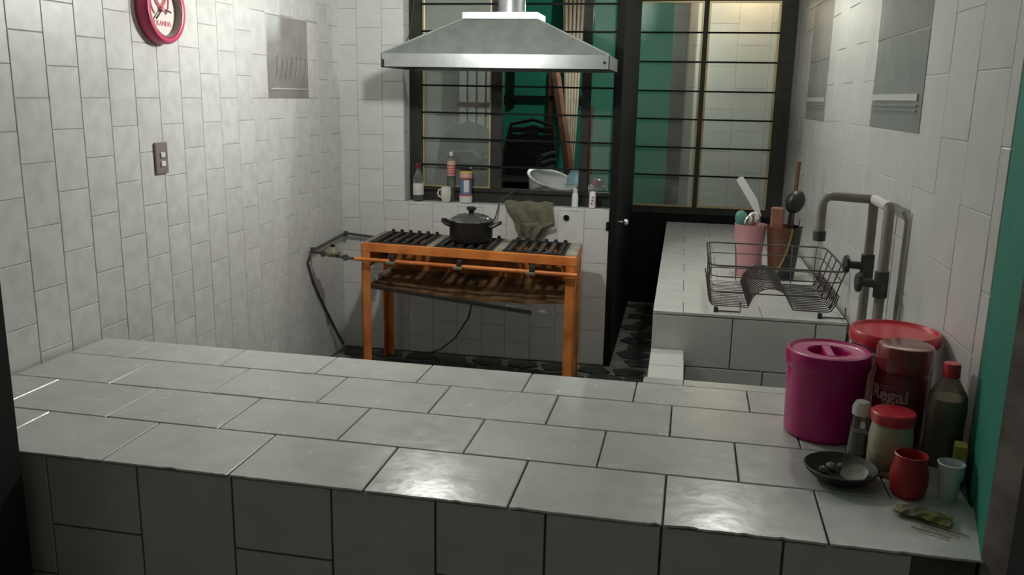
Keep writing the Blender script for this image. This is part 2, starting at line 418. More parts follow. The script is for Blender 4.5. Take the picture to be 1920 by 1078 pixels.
# ================================================================== OBJECTS
def bulb(name, label, pos, col, s, top):
    t = thing(name, label, 'lamp', (pos[0], pos[1], pos[2]))
    MB().lathe([(0, -.035), (.018, -.030), (.031, -.016), (.035, .0), (.031, .017), (.020, .034), (.014, .046)], n=20).build('bulb', emit(name+'_glow', col, s), t, True)
    MB().lathe([(.016, .046), (.019, .05), (.019, .085), (.008, .095), (.004, .10)], n=14).build('socket', BULBH, t, True)
    MB().tube([(0, 0, .098), (0, 0, top-pos[2])], .003, 6).build('cord', BAKE, t)
    return t
bulb('pendant_bulb', 'bare white bulb hanging on a cord in the middle of the kitchen', BULB_POS, (1, .985, .92), BULB_STRENGTH, CEIL)

bulb('sink_bulb', 'bare white bulb hanging on a cord above the sink block', (2.30, -.38, 2.48), (1, .98, .92), SINK_STRENGTH, CEIL)

# ---- breakfast counter
CT = .676
ct = thing('breakfast_counter', 'long white tiled serving counter across the front of the kitchen', 'counter', (0, -3.160, 0), -.0118)
MB().prism([(.012, .012), (2.600, .012), (2.70, .46), (2.70, .93), (1.90, .93), (1.90, .895), (.012, .895)], 0, CT-.012).build('body', GROUT_D, ct)
rows = [(0, .239, 0.0), (.239, .479, .5), (.479, .718, 0), (.718, .905, .66)]
TW, XA0 = .331, .667
def row0_tile(u0, u1):
    # front row: nibbled front edge
    n = 26; t = .009; g = .002; ub = 2.655 if u1 > 2.59 else u1
    b = MB(); bot = []; top = []
    fr = [(u0+g+(u1-u0-2*g)*k/n, -.004+random.uniform(-.0012, .0012)+(random.uniform(.003, .006) if random.random() < .07 and 0 < k < n else 0)) for k in range(n+1)]
    poly = fr+[(ub-g, .239-g), (u0+g, .239-g)]
    b.prism(poly, CT-t, CT)
    b.v = [(x, y, z-(.0035*(1-max(y, 0)/.239) if z > CT-.001 else 0)) for x, y, z in b.v]
    return b
for j, (a, b, off) in enumerate(rows):
    xs = [XA0+TW*(off+k) for k in range(-3, 8)]
    xs = [x for x in xs if .03 < x < 2.66]
    xs = [.010]+xs+[2.70 if a > .47 else (2.60 if j == 0 else 2.655)]
    for k in range(len(xs)-1):
        u0, u1 = xs[k], xs[k+1]
        if j == 0:
            o = row0_tile(u0, u1).build('tile', TILE_C, ct)
            bv = o.modifiers.new('bevel', 'BEVEL'); bv.width = .0022; bv.segments = 1; bv.limit_method = 'ANGLE'; bv.angle_limit = 1.0
            continue
        put_tile(ct, Vector((0, 0, CT-.014)), XA, YA, ZA, u0, u1, a, b, TILE_C, t=.014, gap=.004, tilt=.0045, ch=.0022)
for u0, u1 in ((1.895, 2.02), (2.02, 2.351), (2.351, 2.70)):
    put_tile(ct, Vector((0, 0, CT-.014)), XA, YA, ZA, u0, u1, .905, .965, TILE_C, t=.014, gap=.003, tilt=.003)
fx = [.02, .263]+[.51+.2465*k for k in range(0, 9)]
for k in range(len(fx)-1):
    zj = .483 if k % 2 == 0 else .345
    zz = [0, zj-.33, zj, CT-.0115]
    zz = [0]+[q for q in zz[1:] if q > .01]
    for q in range(len(zz)-1):
        put_tile(ct, Vector((0, .012, 0)), XA, ZA, -YA, fx[k], fx[k+1], zz[q], zz[q+1], TILE_C, t=.008, gap=.005, tilt=.004)

# ---- sink block
SB = .64
sb = thing('tiled_sink_block', 'long white tiled block carrying the dish rack along the right wall', 'sink counter', (1.9, -1.18, 0))
MB().box((.012, .012, 0), (.80, 2.82, SB-.010)).build('body', GROUT, sb)
O = Vector((0, 0, SB-.012)); y = 0; q = 0
while y < 2.79:
    y1 = min(y+(.19 if q == 0 else .242), 2.82)
    xs = [0, .13, .46, .79, .805] if q % 2 == 0 else [0, .30, .63, .805]
    for k in range(len(xs)-1): put_tile(sb, O, XA, YA, ZA, xs[k], xs[k+1], y, y1, TILE_R, t=.012, gap=.003, tilt=.004)
    y = y1; q += 1
for v0, v1, xs in ((.398, SB-.014, [0, .34, .68, .805]), (.155, .398, [0, .15, .48, .805]), (0, .155, [0, .34, .68, .805])):
    for k in range(len(xs)-1): put_tile(sb, Vector((0, .012, 0)), XA, ZA, -YA, xs[k], xs[k+1], v0, v1, TILE_R, t=.010, gap=.006, tilt=.003)
y = 0
while y < 2.8:
    for v0, v1 in ((0, .30), (.30, SB-.014)): put_tile(sb, Vector((.012, 0, 0)), -YA, ZA, -XA, -min(y+.33, 2.82), -y, v0, v1, TILE_R, t=.010, gap=.004)
    y += .33
# ledge between sink block and counter
lg = thing('tiled_ledge', 'low narrow white tiled ledge joining sink block and counter', 'ledge', (1.9, -1.182, 0))
MB().box((.01, -1.03, 0), (.135, 0, .458)).build('body', GROUT, lg)
for a, b in ((-.236, 0), (-.566, -.236), (-.896, -.566), (-1.03, -.896)):
    put_tile(lg, Vector((0, 0, .458)), XA, YA, ZA, 0, .143, a, b, TILE_R, t=.012, gap=.004)
    put_tile(lg, Vector((.135, 0, 0)), YA, ZA, XA, a, b, 0, .458, TILE_R, t=.008, gap=.004)

# ---- range hood
hx0, hx1, hy0, hy1, hz0, hz1 = .452, 1.613, -.55, -.03, 1.667, 1.737
hd = thing('range_hood', 'grey galvanised pyramid range hood hanging over the stove', 'range hood', (hx0, hy0, hz0))
org = (hx0, hy0, hz0)
r_ = MB(); t_ = .004
r_.box((hx0, hy0, hz0), (hx1, hy0+t_, hz1)).box((hx0, hy1-t_, hz0), (hx1, hy1, hz1)).box((hx0, hy0, hz0), (hx0+t_, hy1, hz1)).box((hx1-t_, hy0, hz0), (hx1, hy1, hz1))
r_.box((hx0, hy0, hz0), (hx1, hy0+.02, hz0+t_)).box((hx0, hy1-.02, hz0), (hx1, hy1, hz0+t_)).box((hx0, hy0, hz0), (hx0+.02, hy1, hz0+t_)).box((hx1-.02, hy0, hz0), (hx1, hy1, hz0+t_))
r_.build('rim', STEEL, hd, origin=org)
cx0, cx1, cy0, cy1, cz0 = .852, 1.227, -.42, -.18, 1.918
def fr(e, dz): return [(hx0+e, hy0+e, hz1+dz), (hx1-e, hy0+e, hz1+dz), (hx1-e, hy1-e, hz1+dz), (hx0+e, hy1-e, hz1+dz), (cx0+e, cy0+e, cz0+dz), (cx1-e, cy0+e, cz0+dz), (cx1-e, cy1-e, cz0+dz), (cx0+e, cy1-e, cz0+dz)]
vs = fr(0, 0)+fr(.004, -.002); fs = []
for i in range(4):
    j = (i+1) % 4
    fs += [(i, j, j+4, i+4), (8+j, 8+i, 12+i, 12+j), (i, 8+i, 8+j, j), (4+i, 4+j, 12+j, 12+i)]
MB().add(vs, fs).build('canopy', STEEL_D, hd, origin=org)
for a, b in (((hx0, hy0), (cx0, cy0)), ((hx1, hy0), (cx1, cy0))):
    MB().tube([(a[0], a[1], hz1), (b[0], b[1], cz0)], .004, 6).build('seam', STEEL, hd, origin=org)
MB().box((cx0-.006, cy0-.006, cz0-.002), (cx1+.006, cy1+.006, cz0+.03)).build('collar', STEEL, hd, origin=org)
MB().lathe([(.078, 0), (.078, .012), (.070, .014), (.070, CEIL-cz0-.03)], (1.078, -.30, cz0+.03), 28).build('duct', STEEL, hd, True, origin=org)
for xx in (hx0+.012, hx1-.025): MB().lathe([(.0, -.006), (.006, -.005), (.007, 0)], (xx, hy0, hz0+.035), 10, 'y').build('screw', BAKE, hd, True, origin=org)
MB().box((hx0+.006, hy0-.003, hz0+.004), (hx0+.018, hy0, hz0+.03)).build('clip', BAKE, hd, origin=org)
MB().tube([(.48, -.30, 1.755), (.50, -.22, 1.85), (.52, -.16, 2.1), (.53, -.12, CEIL)], .003, 6).build('hanger_wire', STEELW, hd, origin=org)

# ---- stove (local frame: x along front, y to the back)
st = thing('gas_stove', 'orange angle-iron three burner gas stove on tall legs', 'stove', (.322, -.535, 0), math.radians(-5))
SW, SD, SH = 1.175, .43, .748
def leg(x, y, dx, dy):
    m = MB(); a = .05; t = .006
    m.box((min(x, x+dx*a), min(y, y+dy*t), 0), (max(x, x+dx*a), max(y, y+dy*t), SH-.002)).box((min(x, x+dx*t), min(y, y+dy*a), 0), (max(x, x+dx*t), max(y, y+dy*a), SH-.002))
    return m
for x, y, dx, dy in ((0, 0, 1, 1), (SW, 0, -1, 1), (0, SD, 1, -1), (SW, SD, -1, -1)): leg(x, y, dx, dy).build('leg', ORANGE, st)
MB().box((-.002, -.002, SH-.040), (SW+.002, .005, SH)).build('front_rail', ORANGE, st)
MB().box((-.002, SD-.005, SH-.05), (SW+.002, SD+.002, SH)).build('back_rail', ORANGE, st)
for xx in (-.002, SW-.004): MB().box((xx, 0, SH-.05), (xx+.006, SD, SH)).build('side_rail', ORANGE, st)
MB().box((0, -.001, SH), (SW, .035, SH+.003)).build('top_strip', ORANGE, st)
MB().box((0, SD-.02, SH), (SW, SD, SH+.003)).build('top_strip', GREASE, st)
gxs = [(.035, .365), (.41, .735), (.785, 1.115)]
for a, b in ((0, .035), (.365, .41), (.735, .785), (1.115, SW)): MB().box((a, .035, SH), (b, SD-.02, SH+.004)).build('top_strip', GREASE, st)
for a, b in gxs:
    g = MB().box((a, .035, SH-.006), (b, .047, SH+.008)).box((a, SD-.032, SH-.006), (b, SD-.02, SH+.008)).box((a, .047, SH-.006), (a+.012, SD-.032, SH+.008)).box((b-.012, .047, SH-.006), (b, SD-.032, SH+.008)).build('grate', IRON, st)
    for k in range(6):
        x = a+.03+(b-a-.06)*k/5
        m = MB().box((x-.011, .047, SH-.004), (x+.011, SD-.032, SH+.010))
        m.lathe([(.011, 0), (.011, .012), (.007, .016)], (x, SD-.034, SH+.008), 8)
        m.build('grate_bar', IRON, g)
    bu = MB().lathe([(.02, 0), (.075, 0), (.08, .012), (.075, .03), (.05, .034), (.045, .02), (.02, .02)], ((a+b)/2, SD*.52, SH-.046), 24).build('burner', IRON, st, True)
MB().tube([(-.03, -.028, .668), (SW+.012, -.028, .668)], .011, 12).build('manifold_pipe', ORANGE, st, True)
for x in (.19, .565, .955):
    v = MB().rbox((x-.014, -.045, .66), (x+.014, -.006, .70), .004).tube([(x, -.02, .695), (x-.03, .04, .705), (x-.03, .15, .70)], .007, 8).build('gas_valve', IRON, st)
    MB().rbox((x-.032, -.058, .655), (x+.020, -.046, .672), .004).build('valve_lever', BRASS, v)
MB().box((.01, SD-.012, .53), (SW-.01, SD-.007, SH-.05)).build('back_apron', RUST, st)
MB().box((.004, .03, .60), (.008, SD-.01, SH-.05)).build('side_apron', RUST, st)
MB().box((SW-.008, .03, .02), (SW-.004, SD-.01, SH-.05)).build('side_apron', RUST, st)
for a, b in ((.30, .40), (.50, .56), (.86, .95), (.98, 1.03)):
    MB().box((a, SD-.10, SH-.11), (b, SD-.09, SH-.05)).build('baffle', ORANGE, st)
# sagging wooden shelf
n = 16; m = MB(); vs = []
for i in range(n+1):
    x = .045+(SW-.09)*i/n; s_ = math.sin(PI*i/n)
    zf = .512-.030*s_+random.uniform(-.0025, .0025)-(.006 if i > 12 else 0); zb = .525
    for (y, z) in ((.012+random.uniform(-.004, .004), zf), (SD-.03, zb), (SD-.03, zb+.014), (.012, zf+.014)): vs.append((x, y, z))
fs = [(0, 1, 2, 3), tuple(4*n+k for k in (3, 2, 1, 0))]
for i in range(n):
    for k in range(4): fs.append((4*i+k, 4*i+(k+1) % 4, 4*i+4+(k+1) % 4, 4*i+4+k))
m.add(vs, fs).build('shelf_board', WOOD, st)
MB().add([(.05, .0, .505), (.95, .0, .437), (.95, .0, .455), (.05, .0, .517), (.05, .02, .505), (.95, .02, .437), (.95, .02, .455), (.05, .02, .517)],
         [(0, 1, 2, 3), (7, 6, 5, 4), (0, 4, 5, 1), (3, 2, 6, 7), (0, 3, 7, 4), (1, 5, 6, 2)]).build('shelf_batten', IRON, st)
MB().box((.052, .05, .535), (.060, SD-.05, .556)).build('shelf_bracket', PAPER, st)

for ch in [q for q in st.children_recursive if q.type == 'MESH']:
    for v in ch.data.vertices: v.co.x -= .13*v.co.y      # the frame is slightly racked

# ---- gas supply line
gp = thing('gas_supply_pipe', 'thin grimy gas pipe looping from left wall to the stove', 'pipe', (.03, -.53, .69))
og = (.03, -.53, .69)
MB().tube([(.285, -.562, .668), (.22, -.555, .672), (.12, -.545, .682), (.045, -.53, .69), (.032, -.51, .692)], .0085, 8).build('pipe', RUSTPIPE, gp, True, og)
MB().tube([(.032, -.51, .692), (.030, -.30, .70), (.030, -.06, .712), (.045, -.035, .713), (.20, -.032, .70), (.34, -.04, .695), (.37, -.10, .69)], .0085, 8).build('pipe', RUSTPIPE, gp, True, og)
rg = MB().lathe([(0, -.022), (.026, -.022), (.042, -.008), (.042, .004), (.024, .026), (.013, .030), (0, .031)], (.165, -.55, .695), 20).build('regulator', BRASS, gp, True, og)
MB().lathe([(.010, 0), (.013, .004), (.013, .018), (0, .022)], (.165, -.55, .720), 12).build('regulator_cap', BAKE, rg, True, og)
for p in ((.032, -.51, .692), (.036, -.045, .713), (.105, -.543, .683), (.24, -.558, .671)):
    MB().lathe([(0, -.015), (.013, -.015), (.014, 0), (.013, .015), (0, .015)], p, 10).build('fitting', RUSTPIPE, gp, True, og)
hs = tag(MB().tube([(.026, -.53, .672), (.013, -.54, .63), (.011, -.47, .50), (.011, -.33, .33), (.011, -.17, .15), (.013, -.06, .03)], .006, 8).build('hose_and_shadow', RUSTPIPE, None, True), 'thin dark gas hose and shadow line running down the left wall to the floor', 'hose')  # dark tube follows a line that is part hose, part wall shadow
tag(MB().tube([(.868, -.32, .47), (.87, -.25, .40), (.82, -.14, .27), (.72, -.06, .12), (.62, -.03, .03), (.55, -.035, .008)], .005, 6).build('electric_cable', RUSTPIPE, None, True), 'thin cable dangling under the stove to the floor', 'cable')

# ---- pot
px, py, pz = .884, -.352, .7585
pt_ = thing('cooking_pot', 'black lidded cooking pot with two lug handles on the stove', 'pot', (px, py, pz), math.radians(-4))
MB().lathe([(0, 0), (.098, 0), (.112, .008), (.117, .03), (.119, .112), (.121, .116), (.116, .116), (.114, .03), (.10, .01), (0, .008)], n=40).build('body', POTB, pt_, True)
ld = MB().lathe([(.118, .117), (.112, .126), (.085, .143), (.045, .153), (0, .156), ], n=40).build('lid', LIDG, pt_, True)
MB().lathe([(.114, .116), (.122, .116), (.123, .121), (.116, .124)], n=40).build('lid_rim', CHROME, ld, True)
MB().lathe([(.012, .150), (.015, .16), (.016, .168), (.026, .174), (.027, .185), (.022, .190), (0, .191)], n=20).build('knob', BAKE, ld, True)
for s_ in (-1, 1):
    MB().tube([(s_*.112, -.035, .088), (s_*.135, -.033, .095), (s_*.158, -.018, .108), (s_*.164, 0, .111), (s_*.158, .018, .108), (s_*.135, .033, .095), (s_*.112, .035, .088)], .010, 8).build('handle', BAKE, pt_, True)
tag(MB().tube([(.93, -.02, .80), (.955, -.035, .87), (.965, -.02, .925), (.98, .02, .96), (1.03, .07, .99), (1.05, .10, 1.005)], .004, 6).build('wire_cord', RUSTPIPE, None, True), 'thin grey cord rising behind the pot to the window', 'cord')

# ---- towel over the sill
prof = [(.925, .998, 1.276, 0), (.90, 1.012, 1.280, 1), (.87, 1.03, 1.284, 1), (.845, 1.048, 1.287, 1), (.828, 1.058, 1.288, 1), (.81, 1.062, 1.25, 1.2), (.79, 1.066, 1.243, 1.5), (.772, 1.075, 1.232, 1.8), (.755, 1.085, 1.21, 2.2), (.742, 1.092, 1.195, 2.5)]
n = 22; vs = []; rows_ = []
for z, dy in ((.937, .055), (.939, .02), (.938, -.008)): rows_.append((z, .998, 1.276, dy, 0))
for z, a, b, f_ in prof: rows_.append((z, a, b, -.016, f_))
for z, a, b, y, f_ in rows_:
    for i in range(n+1):
        t = i/n
        vs.append((a+(b-a)*t, y-.010*f_*(.6+.5*math.sin(t*13+z*20)+.3*math.sin(t*29)), z+.004*math.sin(t*17)+(.012*math.sin(t*5+1) if f_ > 2 else 0)))
fs = [(r*(n+1)+i, r*(n+1)+i+1, (r+1)*(n+1)+i+1, (r+1)*(n+1)+i) for r in range(len(rows_)-1) for i in range(n)]
tw = MB().add(vs, fs).build('dish_towel', CLOTH, None, True); sm = tw.modifiers.new('thick', 'SOLIDIFY'); sm.thickness = .005; sm.offset = 1
tag(tw, 'olive grey dish towel hanging from the window sill over the stove', 'towel')
# fold layer in front
vs = []; pr = [(.835, 1.10, 1.29), (.815, 1.115, 1.288), (.80, 1.12, 1.24), (.78, 1.118, 1.225), (.76, 1.13, 1.20), (.735, 1.125, 1.19), (.72, 1.12, 1.20)]
for z, a, b in pr:
    for i in range(13):
        t = i/12; vs.append((a+(b-a)*t, -.055-.012*math.sin(t*9), z+.02*(t-.5)*(1 if z > .77 else 0)))
fs = [(r*13+i, r*13+i+1, (r+1)*13+i+1, (r+1)*13+i) for r in range(len(pr)-1) for i in range(12)]
fo = MB().add(vs, fs).build('fold', CLOTH, tw, True); sm = fo.modifiers.new('thick', 'SOLIDIFY'); sm.thickness = .006

# ---- wall clock
ck = (0.004, -1.792, 1.832)
cl = thing('wall_clock', 'round raspberry red wall clock high on the left wall', 'clock', ck)
R_ = .128
MB().lathe([(R_-.004, 0), (R_, .004), (R_, .040), (R_-.006, .050), (R_-.016, .052), (R_-.024, .048), (R_-.026, .030), (R_-.026, .018)], n=56, axis='x').build('case', REDCLOCK, cl, True)
MB().lathe([(R_-.0265, .0185), (R_-.0265, .046), (R_-.029, .046), (R_-.029, .0185)], n=56, axis='x').build('bezel', SWITCHM, cl, True)
fc = MB().lathe([(R_-.02, .016), (R_-.02, .020), (0, .020)], n=56, axis='x').build('face', CLOCKF, cl, False)
def ring(name, pts, r, m, par, cl_=False): return MB().tube(pts, r, 6, cl_).build(name, m, par, True)
def heart(k, n=40):
    out = []
    for i in range(n):
        t = 2*PI*i/n
        out.append((.0225, k*16*math.sin(t)**3, k*(13*math.cos(t)-5*math.cos(2*t)-2*math.cos(3*t)-math.cos(4*t))+.030))
    return out
ring('heart_swirl', heart(.0022), .0035, LOGO, fc, True)
ring('heart_swirl', heart(.0014), .0032, LOGO, fc, True)
ring('heart_swirl', [(.0225, .055*math.cos(a), .03+.055*math.sin(a)) for a in [(-1.0+.1*k*5.2) for k in range(9)]], .003, LOGO, fc)
ring('heart_swirl', [(.0225, .062*math.cos(PI-a), .03+.062*math.sin(PI-a)) for a in [(-.9+.1*k*1.6) for k in range(9)]], .003, LOGO, fc)
MB().add([(.028, -.003, 0), (.028, .003, 0), (.028, -.040, -.040), (.028, -.045, -.035), (.031, -.003, 0), (.031, .003, 0), (.031, -.040, -.040), (.031, -.045, -.035)],
         [(0, 1, 2, 3), (7, 6, 5, 4), (0, 4, 5, 1), (1, 5, 6, 2), (2, 6, 7, 3), (3, 7, 4, 0)]).build('hour_hand', BAKE, cl)
MB().add([(.032, -.002, .004), (.032, .002, -.004), (.032, .052, -.006), (.032, .052, -.012), (.034, -.002, .004), (.034, .002, -.004), (.034, .052, -.006), (.034, .052, -.012)],
         [(0, 1, 3, 2), (6, 7, 5, 4), (0, 4, 5, 1), (1, 5, 7, 3), (3, 7, 6, 2), (2, 6, 4, 0)]).build('minute_hand', BAKE, cl)
MB().lathe([(.010, .024), (.010, .035), (.005, .037), (0, .037)], n=16, axis='x').build('pivot', LOGO, cl, True)
def text_mesh(txt, size, name, m, par, fn, bold=0):
    c = bpy.data.curves.new(name, 'FONT'); c.body = txt; c.size = size; c.extrude = .0006; c.offset = bold; c.align_x = 'CENTER'; c.resolution_u = 3
    ob = bpy.data.objects.new(name, c); COL.objects.link(ob)
    dg = bpy.context.evaluated_depsgraph_get(); dg.update()
    me = bpy.data.meshes.new_from_object(ob.evaluated_get(dg))
    bpy.data.objects.remove(ob)
    for v in me.vertices: v.co = fn(v.co)
    me.materials.clear(); me.materials.append(m)
    o = bpy.data.objects.new(name, me); COL.objects.link(o); o.parent = par
    return o
text_mesh('HOLANDA', .026, 'lettering', LOGO, fc, lambda v: Vector((.0212+v.z, v.x, v.y-.060)), .0004)

# ---- light switch
sw = thing('light_switch', 'brown double light switch plate on the left wall', 'light switch', (.005, -1.826, 1.278))
MB().rbox((0, -.040, -.06), (.008, .040, .06), .003).build('plate', SWITCHM, sw)
for zz in (.012, -.022): MB().rbox((.008, -.014, zz-.010), (.014, .014, zz+.010), .002).build('rocker', PAPER if zz > 0 else CLOCKF, sw)

# ---- things on the sill
ZS = .9205
def lathe_thing(name, label, cat, loc, parts, group=None, n=24):
    t = thing(name, label, cat, loc, 0, group)
    for pn, pf, pm in parts: MB().lathe(pf, n=n).build(pn, pm, t, True)
    return t
lathe_thing('glass_bottle', 'clear glass sauce bottle with white label at the left end of the sill', 'bottle', (.463, .045, ZS),
    [('body', [(0, 0), (.028, 0), (.031, .006), (.031, .13), (.026, .15), (.013, .175), (.012, .205), (.0, .205)], PETC),
     ('label', [(.0315, .035), (.0318, .036), (.0318, .10), (.0315, .101)], PAPER),
     ('cap', [(.0145, .19), (.0148, .192), (.0148, .222), (0, .223)], REDDK),
     ('contents', [(0, .004), (.027, .005), (.028, .035), (.0, .036)], BRASS)])
mg = lathe_thing('mug', 'cream ceramic mug on the window sill', 'mug', (.637, .030, ZS),
    [('body', [(0, 0), (.022, 0), (.024, .004), (.031, .03), (.031, .06), (.028, .088), (.0255, .088), (.028, .06), (.027, .03), (.018, .008), (0, .008)], CREAM)])
MB().tube([(-.028, 0, .072), (-.043, 0, .070), (-.050, 0, .052), (-.044, 0, .032), (-.029, 0, .026)], .005, 8).build('handle', CREAM, mg, True)
pb = lathe_thing('plastic_bottle', 'tall clear plastic bottle with pink label behind the mug', 'bottle', (.652, .088, ZS),
    [('body', [(0, 0), (.022, 0), (.024, .01), (.024, .22), (.018, .245), (.010, .262), (.010, .28), (0, .28)], PETC),
     ('label', [(.0245, .15), (.0248, .151), (.0248, .235), (.0245, .236)], SALMON),
     ('cap', [(.0115, .266), (.0115, .288), (0, .289)], PAPER)])
for zz in (.16, .175, .19, .205): MB().lathe([(.0250, zz), (.0252, zz+.001), (.0252, zz+.006), (.025, zz+.007)], n=24).build('label_stripe', REDL, pb, True)
cn = lathe_thing('powder_can', 'tall can with blue, white and yellow label on the sill', 'can', (.752, .048, ZS),
    [('base', [(0, 0), (.037, 0), (.038, .004), (.038, .04), (0, .04)], PAPER),
     ('label_band', [(.0385, .040), (.039, .041), (.039, .048), (.0385, .049)], REDL),
     ('body', [(.034, .049), (.034, .14), (0, .14)], BLUEP),
     ('label_band', [(.0345, .138), (.0385, .139), (.0385, .146), (.0345, .147)], REDL),
     ('shoulder', [(0, .146), (.037, .146), (.037, .172), (0, .172)], SALMON),
     ('label_band', [(.0375, .172), (.0375, .185), (0, .185)], YELLOW),
     ('lid', [(.035, .185), (.035, .198), (.028, .206), (0, .207)], BAKE)])
vs = []; fs = []
for i in range(9):
    a = -PI/2-.1+.9*i/8
    for z in (.062, .132): vs.append((.0345*math.cos(a), .0345*math.sin(a), z))
for i in range(8): fs.append((2*i, 2*i+2, 2*i+3, 2*i+1))
MB().add(vs, fs).build('label_patch', PAPER, cn, True)
lathe_thing('spice_bottle', 'small grey-white plastic bottle at the right of the sill', 'bottle', (1.397, .045, ZS),
    [('body', [(0, 0), (.017, 0), (.018, .004), (.018, .07), (.012, .082), (0, .082)], WHITEP), ('cap', [(.013, .082), (.013, .106), (0, .107)], PAPER)])
sv = lathe_thing('shaker_bottle', 'small white shaker with pink print beside the metal door', 'bottle', (1.497, .045, ZS),
    [('body', [(0, 0), (.018, 0), (.019, .004), (.019, .085), (.015, .092), (0, .092)], WHITEP)])
for k in range(3): MB().rbox((-.007+.004*k, -.0203, .02+.018*k), (.004+.003*k, -.0185, .03+.018*k), .001).build('print_mark', REDL, sv)

# ---- dish rack
rk = thing('dish_rack', 'dark wire dish rack with arched base on the sink block', 'dish rack', (2.40, -.85, SB))
rx0, rx1, ry0, ry1 = -.258, .248, -.27, .27
def arch_z(t):  # profile along x
    c = (t-.50)/.19
    return .026+(.088*math.sqrt(max(0, 1-c*c)) if abs(c) < 1 else 0)
for k in range(17):
    y = ry0+(ry1-ry0)*k/16
    pts = [(rx0-.012, y, .085), (rx0-.004, y, .045), (rx0+.01, y, .028)]
    for i in range(31):
        t = i/30; pts.append((rx0+.02+(rx1-rx0-.04)*t, y, arch_z(t)))
    pts += [(rx1-.005, y, .03), (rx1+.012, y, .06), (rx1+.022, y, .10)]
    MB().tube(pts, .0029, 6).build('base_wire', STEELW, rk, True)
def loop(x0, x1, y0, y1, z, r, zf=0):
    c = .05; pts = []
    for cx, cy, a0 in ((x1-c, y1-c, 0), (x0+c, y1-c, PI/2), (x0+c, y0+c, PI), (x1-c, y0+c, 1.5*PI)):
        for i in range(6):
            a = a0+PI/2*i/5; pts.append((cx+c*math.cos(a), cy+c*math.sin(a), z))
    return MB().tube(pts, r, 8, True)
loop(-.268, .305, -.235, .40, .195, .0042).build('top_rim', STEELW, rk, True)
loop(-.262, .285, -.25, .36, .150, .0028).build('rim_wire', STEELW, rk, True)
loop(-.260, .262, -.262, .31, .085, .0028).build('rim_wire', STEELW, rk, True)
for fx_ in (-.24, -.12, .0, .14, .25):
    MB().tube([(fx_, .28, .03), (fx_, .32, .085), (fx_*1.03, .36, .15), (fx_*1.06, .40, .195)], .0028, 6).build('side_wire', STEELW, rk, True)
for y in (-.22, -.1, .02, .14, .26):
    MB().tube([(.245, y, .03), (.262, y*1.02, .085), (.285, y*1.05+.02, .15), (.303, y*1.08+.04, .195)], .0028, 6).build('side_wire', STEELW, rk, True)
    if y in (-.1, .14): MB().tube([(-.262, y, .03), (-.262, y, .085), (-.264, y, .15), (-.267, y, .195)], .0028, 6).build('side_wire', STEELW, rk, True)
for x in (-.22, .21):
    MB().tube([(x-.012, -.275, .028), (x-.012, -.285, .006), (x+.09, -.285, .006), (x+.09, -.272, .05)], .0035, 8).build('foot', STEELW, rk, True)
    MB().tube([(x-.012, .25, .028), (x-.012, .262, .005), (x+.09, .262, .005), (x+.09, .25, .028)], .0035, 8).build('foot', STEELW, rk, True)
    MB().lathe([(0, 0), (.010, 0), (.010, .022), (0, .023)], (x-.012, -.285, 0), 10).build('rubber_foot', BAKE, rk, True)

# ---- canisters with utensils behind the rack
pk = lathe_thing('utensil_tumbler', 'tall pink plastic tumbler full of utensils behind the dish rack', 'tumbler', (2.355, -.27, SB),
    [('body', [(0, 0), (.056, 0), (.060, .006), (.081, .268), (.083, .272), (.079, .272), (.058, .012), (0, .010)], PINK)], n=32)
# brown / black canister with a gold swirl
CAN = bpy.data.materials.new('printed_canister'); CAN.use_nodes = True; nt = CAN.node_tree; b = nt.nodes['Principled BSDF']; b.inputs['Roughness'].default_value = .3
tc = nt.nodes.new('ShaderNodeTexCoord'); sx = nt.nodes.new('ShaderNodeSeparateXYZ'); nt.links.new(tc.outputs['Object'], sx.inputs[0])
mu = nt.nodes.new('ShaderNodeMath'); mu.operation = 'SUBTRACT'; mu.inputs[1].default_value = .30
nt.links.new(sx.outputs['Z'], mu.inputs[0])
sq = nt.nodes.new('ShaderNodeMath'); sq.operation = 'MULTIPLY'; nt.links.new(mu.outputs[0], sq.inputs[0]); nt.links.new(mu.outputs[0], sq.inputs[1])
ml = nt.nodes.new('ShaderNodeMath'); ml.operation = 'MULTIPLY_ADD'; ml.inputs[1].default_value = -.9; nt.links.new(sq.outputs[0], ml.inputs[0]); nt.links.new(sx.outputs['X'], ml.inputs[2]); 
ml.inputs[1].default_value = .9
mp = nt.nodes.new('ShaderNodeMapRange'); mp.inputs['From Min'].default_value = -.08; mp.inputs['From Max'].default_value = .12; nt.links.new(ml.outputs[0], mp.inputs['Value'])
cr = nt.nodes.new('ShaderNodeValToRGB'); cr.color_ramp.interpolation = 'CONSTANT'
e = cr.color_ramp.elements; e[0].position = 0; e[0].color = (.13, .045, .025, 1); e[1].position = .52; e[1].color = (.40, .30, .09, 1)
q_ = cr.color_ramp.elements.new(.57); q_.color = (.018, .018, .018, 1)
nt.links.new(mp.outputs[0], cr.inputs['Fac']); nt.links.new(cr.outputs['Color'], b.inputs['Base Color'])
bc = lathe_thing('utensil_canister', 'brown and black printed canister with gold swirl holding ladles', 'canister', (2.522, -.30, SB),
    [('body', [(0, 0), (.062, 0), (.066, .006), (.088, .268), (.090, .272), (.086, .272), (.064, .012), (0, .010)], CAN)], n=32)
def utensil(name, label, cat, loc, pts, r, m, head=None):
    t = thing(name, label, cat, loc)
    MB().tube(pts, r, 8).build('handle', m, t, True)
    if head: head(t)
    return t
